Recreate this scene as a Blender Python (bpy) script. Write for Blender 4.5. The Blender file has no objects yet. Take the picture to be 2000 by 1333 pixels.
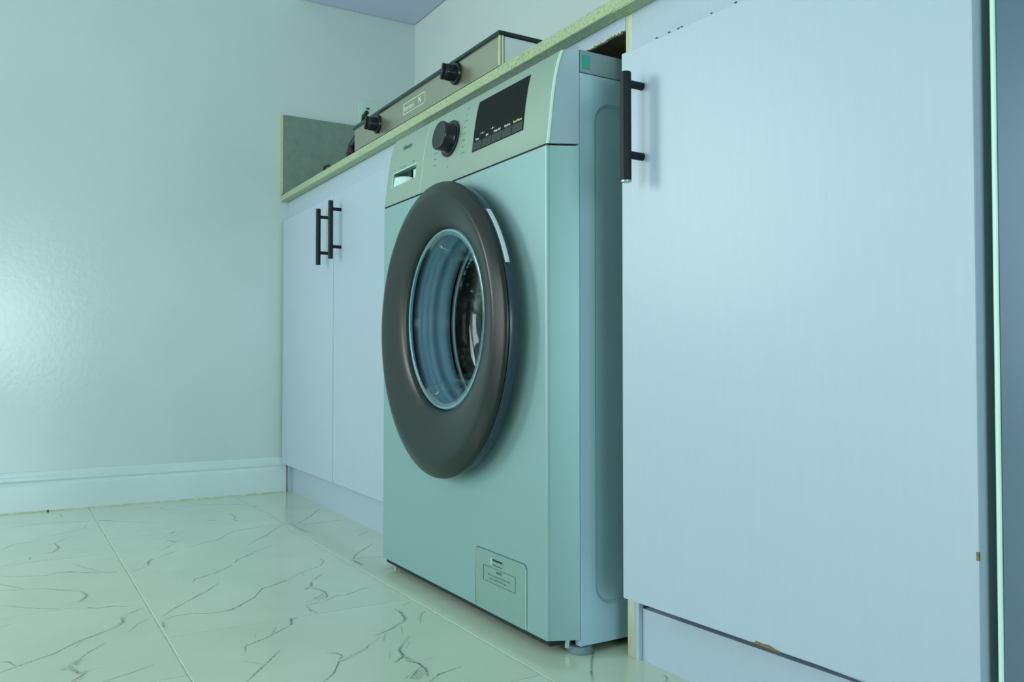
import bpy, bmesh, math, random
from mathutils import Vector, Matrix
random.seed(4)
S = bpy.context.scene
C = S.collection
PI = math.pi
# ------------------------------------------------------------------ camera
CAMZ = .41
yaw = math.atan2(996, 1645.); pit = math.atan2(39, 1645.)
F0 = Vector((-math.cos(yaw), math.sin(yaw), 0)); F = (F0*math.cos(pit)+Vector((0, 0, math.sin(pit)))).normalized()
cd = bpy.data.cameras.new('camera'); cam = bpy.data.objects.new('camera', cd); C.objects.link(cam)
cam.location = (0, 0, CAMZ); cam.rotation_euler = F.to_track_quat('-Z', 'Y').to_euler()
cd.sensor_width = 36; cd.lens = 36*1645/2000.; cd.clip_start = .01
S.camera = cam
# ------------------------------------------------------------------ world, light, exposure
W = bpy.data.worlds.new('world'); S.world = W; W.use_nodes = True
W.node_tree.nodes['Background'].inputs[0].default_value = (.75, .93, 1, 1)
W.node_tree.nodes['Background'].inputs[1].default_value = 1.0
S.view_settings.view_transform = 'Standard'; S.view_settings.look = 'None'
S.view_settings.exposure = 0.13; S.view_settings.gamma = 1; S.view_settings.use_curve_mapping = False

def area(name, loc, to, sx, sy, power, col):
    l = bpy.data.lights.new(name, 'AREA'); l.shape = 'RECTANGLE'; l.size = sx; l.size_y = sy
    l.energy = power; l.color = col
    o = bpy.data.objects.new(name, l); C.objects.link(o); o.location = loc
    o.rotation_euler = (Vector(to)-Vector(loc)).to_track_quat('-Z', 'Y').to_euler()
    return o
# daylight through the window in the left wall, the low window in the right wall and an added fill window in the front wall
area('window_daylight', (-2.66, -1.50, 1.15), (0, -.55, .95), .9, 1.0, 31, (.96, 1, .97))
area('side_window_daylight', (2.98, -.32, .74), (0, -.32, .74), 1.36, .94, 34, (.80, .95, 1))
area('front_fill_light', (-1.1, -2.58, .88), (-1.1, 0, .7), 1.5, 1.5, 26, (1, .99, .98))  # added unseen source, fills the back wall and cupboards

# ------------------------------------------------------------------ materials
M = {}
def mat(name, col, rough=.5, metal=0, noise=0, nscale=40, bump=0, bscale=60, coat=0, col2=None, spec=.5, stretch=None, ior=1.45):
    m = bpy.data.materials.new(name); m.use_nodes = True; nt = m.node_tree; b = nt.nodes['Principled BSDF']
    b.inputs['Base Color'].default_value = (*col, 1); b.inputs['Roughness'].default_value = rough
    b.inputs['Metallic'].default_value = metal; b.inputs['Coat Weight'].default_value = coat
    b.inputs['Coat Roughness'].default_value = .08; b.inputs['Specular IOR Level'].default_value = spec
    tc = nt.nodes.new('ShaderNodeTexCoord'); mp = nt.nodes.new('ShaderNodeMapping'); nt.links.new(tc.outputs['Object'], mp.inputs[0])
    if stretch: mp.inputs['Scale'].default_value = stretch
    if noise or col2:
        n = nt.nodes.new('ShaderNodeTexNoise'); n.inputs['Scale'].default_value = nscale; n.inputs['Detail'].default_value = 5
        nt.links.new(mp.outputs[0], n.inputs['Vector'])
        r = nt.nodes.new('ShaderNodeValToRGB'); r.color_ramp.elements[0].position = .3; r.color_ramp.elements[1].position = .7
        c2 = col2 or tuple(c*(1-noise) for c in col)
        r.color_ramp.elements[0].color = (*c2, 1); r.color_ramp.elements[1].color = (*col, 1)
        nt.links.new(n.outputs['Fac'], r.inputs[0]); nt.links.new(r.outputs[0], b.inputs['Base Color'])
    if bump:
        n = nt.nodes.new('ShaderNodeTexNoise'); n.inputs['Scale'].default_value = bscale; n.inputs['Detail'].default_value = 4
        nt.links.new(mp.outputs[0], n.inputs['Vector'])
        bp = nt.nodes.new('ShaderNodeBump'); bp.inputs['Strength'].default_value = bump; bp.inputs['Distance'].default_value = .002
        nt.links.new(n.outputs['Fac'], bp.inputs['Height']); nt.links.new(bp.outputs[0], b.inputs['Normal'])
    M[name] = m
    return m
mat('wall_paint', (.61, .74, .735), .20, noise=.07, nscale=2.2, bump=.12, bscale=70, spec=.6)
mat('back_paint', (.66, .78, .75), .4, noise=.06, nscale=3, bump=.15, bscale=60)
mat('skirting', (.66, .82, .82), .2, noise=.06, nscale=5, bump=.1, bscale=30)
mat('ceiling_paint', (.60, .66, .70), .7, noise=.04)
mat('laminate', (.435, .555, .66), .38, noise=.02, nscale=18, bump=.08, bscale=22, stretch=(9, 9, .7))
mat('cupboard_white', (.64, .66, .90), .5)
mat('raw_edge', (.62, .74, .60), .7, noise=.35, nscale=30, stretch=(1, 1, .3), col2=(.42, .42, .27))
mat('chipboard', (.16, .11, .05), .85, noise=.5, nscale=60, bump=.6, bscale=120, col2=(.06, .045, .02))
mat('wood_chip', (.28, .20, .10), .85, noise=.5, nscale=300)
mat('shell_silver', (.26, .44, .45), .42, metal=.25, noise=.04, nscale=400)
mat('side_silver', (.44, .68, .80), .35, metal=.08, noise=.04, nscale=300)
mat('fascia_silver', (.29, .41, .35), .42, metal=.15, noise=.03, nscale=400)
mat('fascia_side_lit', (.30, .43, .50), .4, noise=.04, nscale=300)  # fascia silver with the bluish side light put into its colour
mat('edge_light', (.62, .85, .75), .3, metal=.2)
mat('flap_silver', (.26, .42, .39), .38, metal=.3, noise=.03, nscale=300)
mat('lid_grey', (.25, .38, .42), .5, noise=.1, nscale=80)
mat('green_sticker', (.05, .42, .34), .45, noise=.1, nscale=60)
mat('ring_dark', (.009, .018, .016), .30, spec=.40, noise=.05, nscale=200)
mat('rim_blue', (.025, .05, .07), .22, spec=.6)
mat('gap_black', (.006, .012, .012), .6)
mat('rubber', (.34, .52, .63), .38, noise=.08, nscale=30, spec=.6)
mat('black_plastic', (.008, .014, .016), .22, noise=.1, nscale=100)
mat('handle_black', (.003, .010, .015), .5, spec=.3, noise=.1, nscale=100)
mat('handle_tip', (.35, .42, .42), .3, metal=.8)
mat('knob_face', (.007, .018, .016), .35)
mat('knob_mark', (.35, .33, .42), .4)
mat('display_glass', (.003, .008, .007), .5, spec=.12)
mat('display_button', (.014, .026, .026), .35)
mat('print_white', (.75, .9, .85), .5)
mat('print_yellow', (.8, .85, .4), .5)
mat('print_dark', (.06, .13, .13), .5)
mat('print_mid', (.16, .30, .29), .5)
mat('recess_white', (.60, .86, .82), .3)
mat('steel', (.45, .46, .36), .30, metal=.85, noise=.06, nscale=30, stretch=(1, 1, 30))
mat('steel_side', (.85, .92, .95), .4, metal=.35)  # pale base colour carries the bright reflection on the cooker side
mat('steel_edge', (.78, .78, .55), .25, metal=.8)
mat('rim_black', (.012, .03, .03), .2)
mat('stove_glass', (.01, .02, .02), .1)
mat('cast_iron', (.006, .009, .011), .5, noise=.3)
mat('switch_plastic', (.52, .74, .66), .35)
mat('fridge_blue', (.13, .20, .28), .22, metal=.35, noise=.08, nscale=5, bump=.02, bscale=6)
mat('fridge_trim', (.60, .88, .78), .35)
mat('foot_grey', (.16, .26, .27), .45)
mat('zinc', (.4, .5, .5), .3, metal=.9)
mat('grout', (.62, .72, .50), .8, noise=.35, nscale=60)
mat('stain', (.40, .38, .22), .8, noise=.3)
mat('dark_dot', (.02, .03, .03), .6)
mat('lamp_diffuser', (.9, .95, .9), .5)

def stone(name, c1, c2, dark, sc=260, rough=.35, thr=.62):
    m = mat(name, c1, rough); nt = m.node_tree; b = nt.nodes['Principled BSDF']
    tc = nt.nodes.new('ShaderNodeTexCoord')
    n = nt.nodes.new('ShaderNodeTexNoise'); n.inputs['Scale'].default_value = sc; n.inputs['Detail'].default_value = 3
    nt.links.new(tc.outputs['Object'], n.inputs['Vector'])
    r = nt.nodes.new('ShaderNodeValToRGB'); e = r.color_ramp.elements
    e[0].position = .30; e[0].color = (*dark, 1); e[1].position = thr; e[1].color = (*c1, 1)
    x = e.new(.42); x.color = (*c2, 1)
    nt.links.new(n.outputs['Fac'], r.inputs[0]); nt.links.new(r.outputs[0], b.inputs['Base Color'])
stone('stone_edge', (.42, .53, .31), (.34, .44, .26), (.16, .25, .16))
stone('stone_face', (.20, .28, .24), (.185, .26, .225), (.165, .235, .205), 40)

def tile_mat():
    m = mat('tile', (.46, .64, .52), .16, spec=.5); nt = m.node_tree; b = nt.nodes['Principled BSDF']
    tc = nt.nodes.new('ShaderNodeTexCoord')
    n = nt.nodes.new('ShaderNodeTexNoise'); n.inputs['Scale'].default_value = 4; n.inputs['Detail'].default_value = 4
    nt.links.new(tc.outputs['Object'], n.inputs['Vector'])
    r = nt.nodes.new('ShaderNodeValToRGB'); e = r.color_ramp.elements
    e[0].position = .3; e[0].color = (.54, .66, .53, 1); e[1].position = .7; e[1].color = (.62, .745, .61, 1)
    nt.links.new(n.outputs['Fac'], r.inputs[0])
    a = nt.nodes.new('ShaderNodeAttribute'); a.attribute_name = 'vein'
    n2 = nt.nodes.new('ShaderNodeTexNoise'); n2.inputs['Scale'].default_value = 260; n2.inputs['Detail'].default_value = 3
    nt.links.new(tc.outputs['Object'], n2.inputs['Vector'])
    mr = nt.nodes.new('ShaderNodeMapRange'); mr.inputs[1].default_value = .35; mr.inputs[2].default_value = .6; mr.inputs[3].default_value = .45; mr.inputs[4].default_value = 1.15
    nt.links.new(n2.outputs['Fac'], mr.inputs[0])
    mu = nt.nodes.new('ShaderNodeMath'); mu.operation = 'MULTIPLY'; mu.use_clamp = True
    nt.links.new(a.outputs['Fac'], mu.inputs[0]); nt.links.new(mr.outputs[0], mu.inputs[1])
    mx = nt.nodes.new('ShaderNodeMix'); mx.data_type = 'RGBA'
    nt.links.new(mu.outputs[0], mx.inputs[0]); nt.links.new(r.outputs[0], mx.inputs[6]); mx.inputs[7].default_value = (.05, .075, .065, 1)
    nt.links.new(mx.outputs[2], b.inputs['Base Color'])
tile_mat()

def drum_mat():
    m = mat('drum_steel', (.30, .36, .34), .20, metal=1); nt = m.node_tree; b = nt.nodes['Principled BSDF']
    tc = nt.nodes.new('ShaderNodeTexCoord'); v = nt.nodes.new('ShaderNodeTexVoronoi'); v.inputs['Scale'].default_value = 55
    nt.links.new(tc.outputs['Object'], v.inputs['Vector'])
    r = nt.nodes.new('ShaderNodeValToRGB'); e = r.color_ramp.elements
    e[0].position = .16; e[0].color = (.01, .015, .015, 1); e[1].position = .24; e[1].color = (.30, .36, .33, 1)
    nt.links.new(v.outputs['Distance'], r.inputs[0]); nt.links.new(r.outputs[0], b.inputs['Base Color'])
    bp = nt.nodes.new('ShaderNodeBump'); bp.inputs['Strength'].default_value = .9; bp.inputs['Distance'].default_value = .01
    nt.links.new(v.outputs['Distance'], bp.inputs['Height']); nt.links.new(bp.outputs[0], b.inputs['Normal'])
drum_mat()

def glass_mat(name, tint, refl=1.45, k=1):
    m = bpy.data.materials.new(name); m.use_nodes = True; nt = m.node_tree
    nt.nodes.remove(nt.nodes['Principled BSDF']); out = nt.nodes['Material Output']
    t = nt.nodes.new('ShaderNodeBsdfTransparent'); t.inputs[0].default_value = (*tint, 1)
    g = nt.nodes.new('ShaderNodeBsdfGlossy'); g.inputs['Roughness'].default_value = .03; g.inputs[0].default_value = (.9, 1, 1, 1)
    f = nt.nodes.new('ShaderNodeFresnel'); f.inputs[0].default_value = refl
    mx = nt.nodes.new('ShaderNodeMixShader'); ml = nt.nodes.new('ShaderNodeMath'); ml.operation = 'MULTIPLY'; ml.inputs[1].default_value = k; nt.links.new(f.outputs[0], ml.inputs[0]); nt.links.new(ml.outputs[0], mx.inputs[0])
    nt.links.new(t.outputs[0], mx.inputs[1]); nt.links.new(g.outputs[0], mx.inputs[2]); nt.links.new(mx.outputs[0], out.inputs[0])
    M[name] = m
glass_mat('bowl_glass', (.84, .93, .97), 1.3, .27)
mat('glass_edge', (.20, .42, .46), .08, spec=.7)
glass_mat('pane_glass', (.95, .98, .98), 1.4)

# ------------------------------------------------------------------ mesh helpers
def obj(name, bm, m, parent=None, smooth=False, auto=None):
    me = bpy.data.meshes.new(name)
    bmesh.ops.recalc_face_normals(bm, faces=bm.faces)
    bm.to_mesh(me); bm.free()
    for k in (m if isinstance(m, (list, tuple)) else [m]): me.materials.append(M[k])
    if smooth:
        for p in me.polygons: p.use_smooth = True
        if auto is not None: me.set_sharp_from_angle(angle=math.radians(auto))
    o = bpy.data.objects.new(name, me); C.objects.link(o)
    if parent:
        o.parent = parent
        pl = Vector((0, 0, 0)); q = parent
        while q: pl += q.location; q = q.parent
        o.location = -pl
    return o
def thing(name, label, cat, loc=(0, 0, 0), group=None):
    o = bpy.data.objects.new(name, None); C.objects.link(o); o.location = loc; o.empty_display_size = .05
    o['label'] = label; o['category'] = cat
    if group: o['group'] = group
    return o
def tag(o, label, cat, group=None):
    o['label'] = label; o['category'] = cat
    if group: o['group'] = group
    return o
def struct(o): o['kind'] = 'structure'; return o
def box(bm, x0, x1, y0, y1, z0, z1, bev=0, seg=2):
    r = bmesh.ops.create_cube(bm, size=1)
    vs = r['verts']
    for v in vs:
        v.co = Vector((x0+(x1-x0)*(v.co.x+.5), y0+(y1-y0)*(v.co.y+.5), z0+(z1-z0)*(v.co.z+.5)))
    if bev:
        es = list({e for v in vs for e in v.link_edges})
        bmesh.ops.bevel(bm, geom=es, offset=bev, segments=seg, profile=.7, affect='EDGES')
    return bm
def B(*a, **k): return box(bmesh.new(), *a, **k)
def cyl(bm, p0, p1, r0, r1=None, n=24, caps=True):
    p0, p1 = Vector(p0), Vector(p1); r1 = r0 if r1 is None else r1
    d = p1-p0; q = d.to_track_quat('Z', 'Y').to_matrix().to_4x4(); q.translation = (p0+p1)/2
    bmesh.ops.create_cone(bm, cap_ends=caps, segments=n, radius1=r0, radius2=r1, depth=d.length, matrix=q)
    return bm
def tube(bm, pts, r, n=10):
    pts = [Vector(p) for p in pts]; rings = []
    for i, p in enumerate(pts):
        d = (pts[min(i+1, len(pts)-1)]-pts[max(i-1, 0)]).normalized(); q = d.to_track_quat('Z', 'Y')
        rings.append([bm.verts.new(p+q @ Vector((r*math.cos(2*PI*k/n), r*math.sin(2*PI*k/n), 0))) for k in range(n)])
    for a, b in zip(rings, rings[1:]):
        for k in range(n): bm.faces.new((a[k], a[(k+1) % n], b[(k+1) % n], b[k]))
    bm.faces.new(rings[0][::-1]); bm.faces.new(rings[-1])
    return bm
def lathe(bm, prof, cx, cz, n=96, a0=0, a1=2*PI):
    """profile of (radius, y) turned about the depth axis through (cx, cz)"""
    full = abs(a1-a0-2*PI) < 1e-6; m = n if full else n+1; rings = []
    for r, y in prof:
        if r < 1e-5: rings.append([bm.verts.new((cx, y, cz))])
        else: rings.append([bm.verts.new((cx+r*math.cos(a0+(a1-a0)*k/n), y, cz+r*math.sin(a0+(a1-a0)*k/n))) for k in range(m)])
    for a, b in zip(rings, rings[1:]):
        for k in range(n):
            k2 = (k+1) % m
            if len(a) == 1 and len(b) == 1: continue
            if len(a) == 1: bm.faces.new((a[0], b[k], b[k2]))
            elif len(b) == 1: bm.faces.new((a[k], b[0], a[k2]))
            else: bm.faces.new((a[k], b[k], b[k2], a[k2]))
    return bm
def sweep(bm, sec, a, b):
    """closed section of (u, z) points extruded from y=a to y=b, u measured along x"""
    r0 = [bm.verts.new((u, a, z)) for u, z in sec]; r1 = [bm.verts.new((u, b, z)) for u, z in sec]
    n = len(sec)
    for k in range(n): bm.faces.new((r0[k], r0[(k+1) % n], r1[(k+1) % n], r1[k]))
    bm.faces.new(r0); bm.faces.new(r1[::-1])
    return bm
def rrect(x0, x1, z0, z1, r, n=5):
    pts = []
    for cx, cz, a in ((x1-r, z1-r, 0), (x0+r, z1-r, 90), (x0+r, z0+r, 180), (x1-r, z0+r, 270)):
        for k in range(n+1):
            t = math.radians(a+90*k/n); pts.append((cx+r*math.cos(t), cz+r*math.sin(t)))
    return pts
def text_mesh(s, size, x, z, align='LEFT', bold=0):
    cu = bpy.data.curves.new('txt', 'FONT'); cu.body = s; cu.size = size; cu.align_x = align; cu.resolution_u = 3; cu.offset = bold
    o = bpy.data.objects.new('txt', cu); C.objects.link(o)
    dg = bpy.context.evaluated_depsgraph_get(); me = bpy.data.meshes.new_from_object(o.evaluated_get(dg))
    bm = bmesh.new(); bm.from_mesh(me)
    bpy.data.objects.remove(o); bpy.data.meshes.remove(me); bpy.data.curves.remove(cu)
    for v in bm.verts: v.co = Vector((x+v.co.x, 0, z+v.co.y))
    return bm
def merge(dst, src):
    me = bpy.data.meshes.new('t'); src.to_mesh(me); src.free(); dst.from_mesh(me); bpy.data.meshes.remove(me); return dst
def warp(bm, f):
    for v in bm.verts: v.co = Vector(f(v.co))
    return bm

# the run of cupboards stands a hair out of square, and the slab drops slightly to the right
YB = 1.206; YAW = .0117; DROP = .0076
def yc(x): return YAW*(-x-.92)
def sk(c): return min(c.y+yc(c.x), YB-.003)
def cabw(bm): return warp(bm, lambda c: (c.x, sk(c), c.z))
def slabw(bm): return warp(bm, lambda c: (c.x, sk(c), c.z+DROP*(-c.x-.92)))
def topw(bm, zt):   # only the top edge follows the slab
    return warp(bm, lambda c: (c.x, sk(c), c.z+(DROP*(-c.x-.92) if c.z > zt else 0)))

# ------------------------------------------------------------------ room shell
XL, XR, YF, YB, ZC = -2.64, 3.0, -2.6, 1.206, 2.6
fl = struct(obj('floor', B(XL-.12, XR+.12, YF-.12, YB+.12, -.06, -.0007), 'grout'))
bm = bmesh.new()
for y0, y1, z0, z1 in ((YF, -2.0, 0, ZC), (-1.0, YB+.1, 0, ZC), (-2.0, -1.0, 0, .65), (-2.0, -1.0, 1.65, ZC)): box(bm, XL-.12, XL, y0, y1, z0, z1)
wl = struct(obj('wall_left', bm, 'wall_paint'))
wb = struct(obj('wall_back', B(XL, XR+.12, YB, YB+.12, 0, ZC), 'back_paint'))
bm = bmesh.new()
for x0, x1, z0, z1 in ((XL, -1.9, 0, ZC), (-.3, XR, 0, ZC), (-1.9, -.3, 0, .10), (-1.9, -.3, 1.67, ZC)): box(bm, x0, x1, YF-.12, YF, z0, z1)
struct(obj('wall_front', bm, 'back_paint'))
bm = bmesh.new()
for y0, y1, z0, z1 in ((YF, -1.0, 0, ZC), (.36, YB, 0, ZC), (-1.0, .36, 0, .27), (-1.0, .36, 1.21, ZC)): box(bm, XR, XR+.12, y0, y1, z0, z1)
struct(obj('wall_right', bm, 'back_paint'))
struct(obj('ceiling', B(XL-.12, XR+.12, YF-.12, YB+.12, ZC, ZC+.1), 'ceiling_paint'))
def window(nm, x0, x1, y0, y1, z0, z1):
    fr = bmesh.new(); t = .035
    box(fr, x0, x1, y0, y1, z0, z0+t); box(fr, x0, x1, y0, y1, z1-t, z1)
    box(fr, x0, x1, y0, y0+t, z0+t, z1-t); box(fr, x0, x1, y1-t, y1, z0+t, z1-t); box(fr, x0, x1, (y0+y1)/2-t/2, (y0+y1)/2+t/2, z0+t, z1-t)
    w = struct(obj(nm, fr, 'skirting'))
    xm = (x0+x1)/2
    for a, b in ((y0+t, (y0+y1)/2-t/2), ((y0+y1)/2+t/2, y1-t)):
        obj('pane', B(xm-.002, xm+.002, a, b, z0+t, z1-t), 'pane_glass', w)
window('window_1', XL-.10, XL-.06, -2.0, -1.0, .65, 1.65)
window('window_2', XR+.05, XR+.09, -1.0, .36, .27, 1.21)

fr = bmesh.new()
for a in ((-1.9, -.3, .10, .135), (-1.9, -.3, 1.635, 1.67), (-1.9, -1.865, .135, 1.635), (-.335, -.3, .135, 1.635), (-1.117, -1.083, .135, 1.635)): box(fr, a[0], a[1], YF-.09, YF-.05, a[2], a[3])
w3 = struct(obj('fill_window', fr, 'skirting'))  # unseen window added to hold the front fill light
for a, b in ((-1.865, -1.117), (-1.083, -.335)): obj('pane', B(a, b, YF-.072, YF-.068, .135, 1.635), 'pane_glass', w3)

# skirting with its moulded top
sec = [(XL-.001, -.002), (XL+.012, -.002), (XL+.012, .072), (XL+.010, .078), (XL+.0075, .081), (XL+.0105, .086), (XL+.0105, .094), (XL+.006, .0975), (XL+.006, .106), (XL+.003, .1095), (XL-.001, .1095)]
struct(obj('baseboard_left', sweep(bmesh.new(), sec, YF, .765), 'skirting'))
bm = bmesh.new(); sweep(bm, [(XL+.0118, -.002), (XL+.0165, -.002), (XL+.0118, .0035)], YF, .765)
struct(obj('trim_1', bm, 'grout'))

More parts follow.
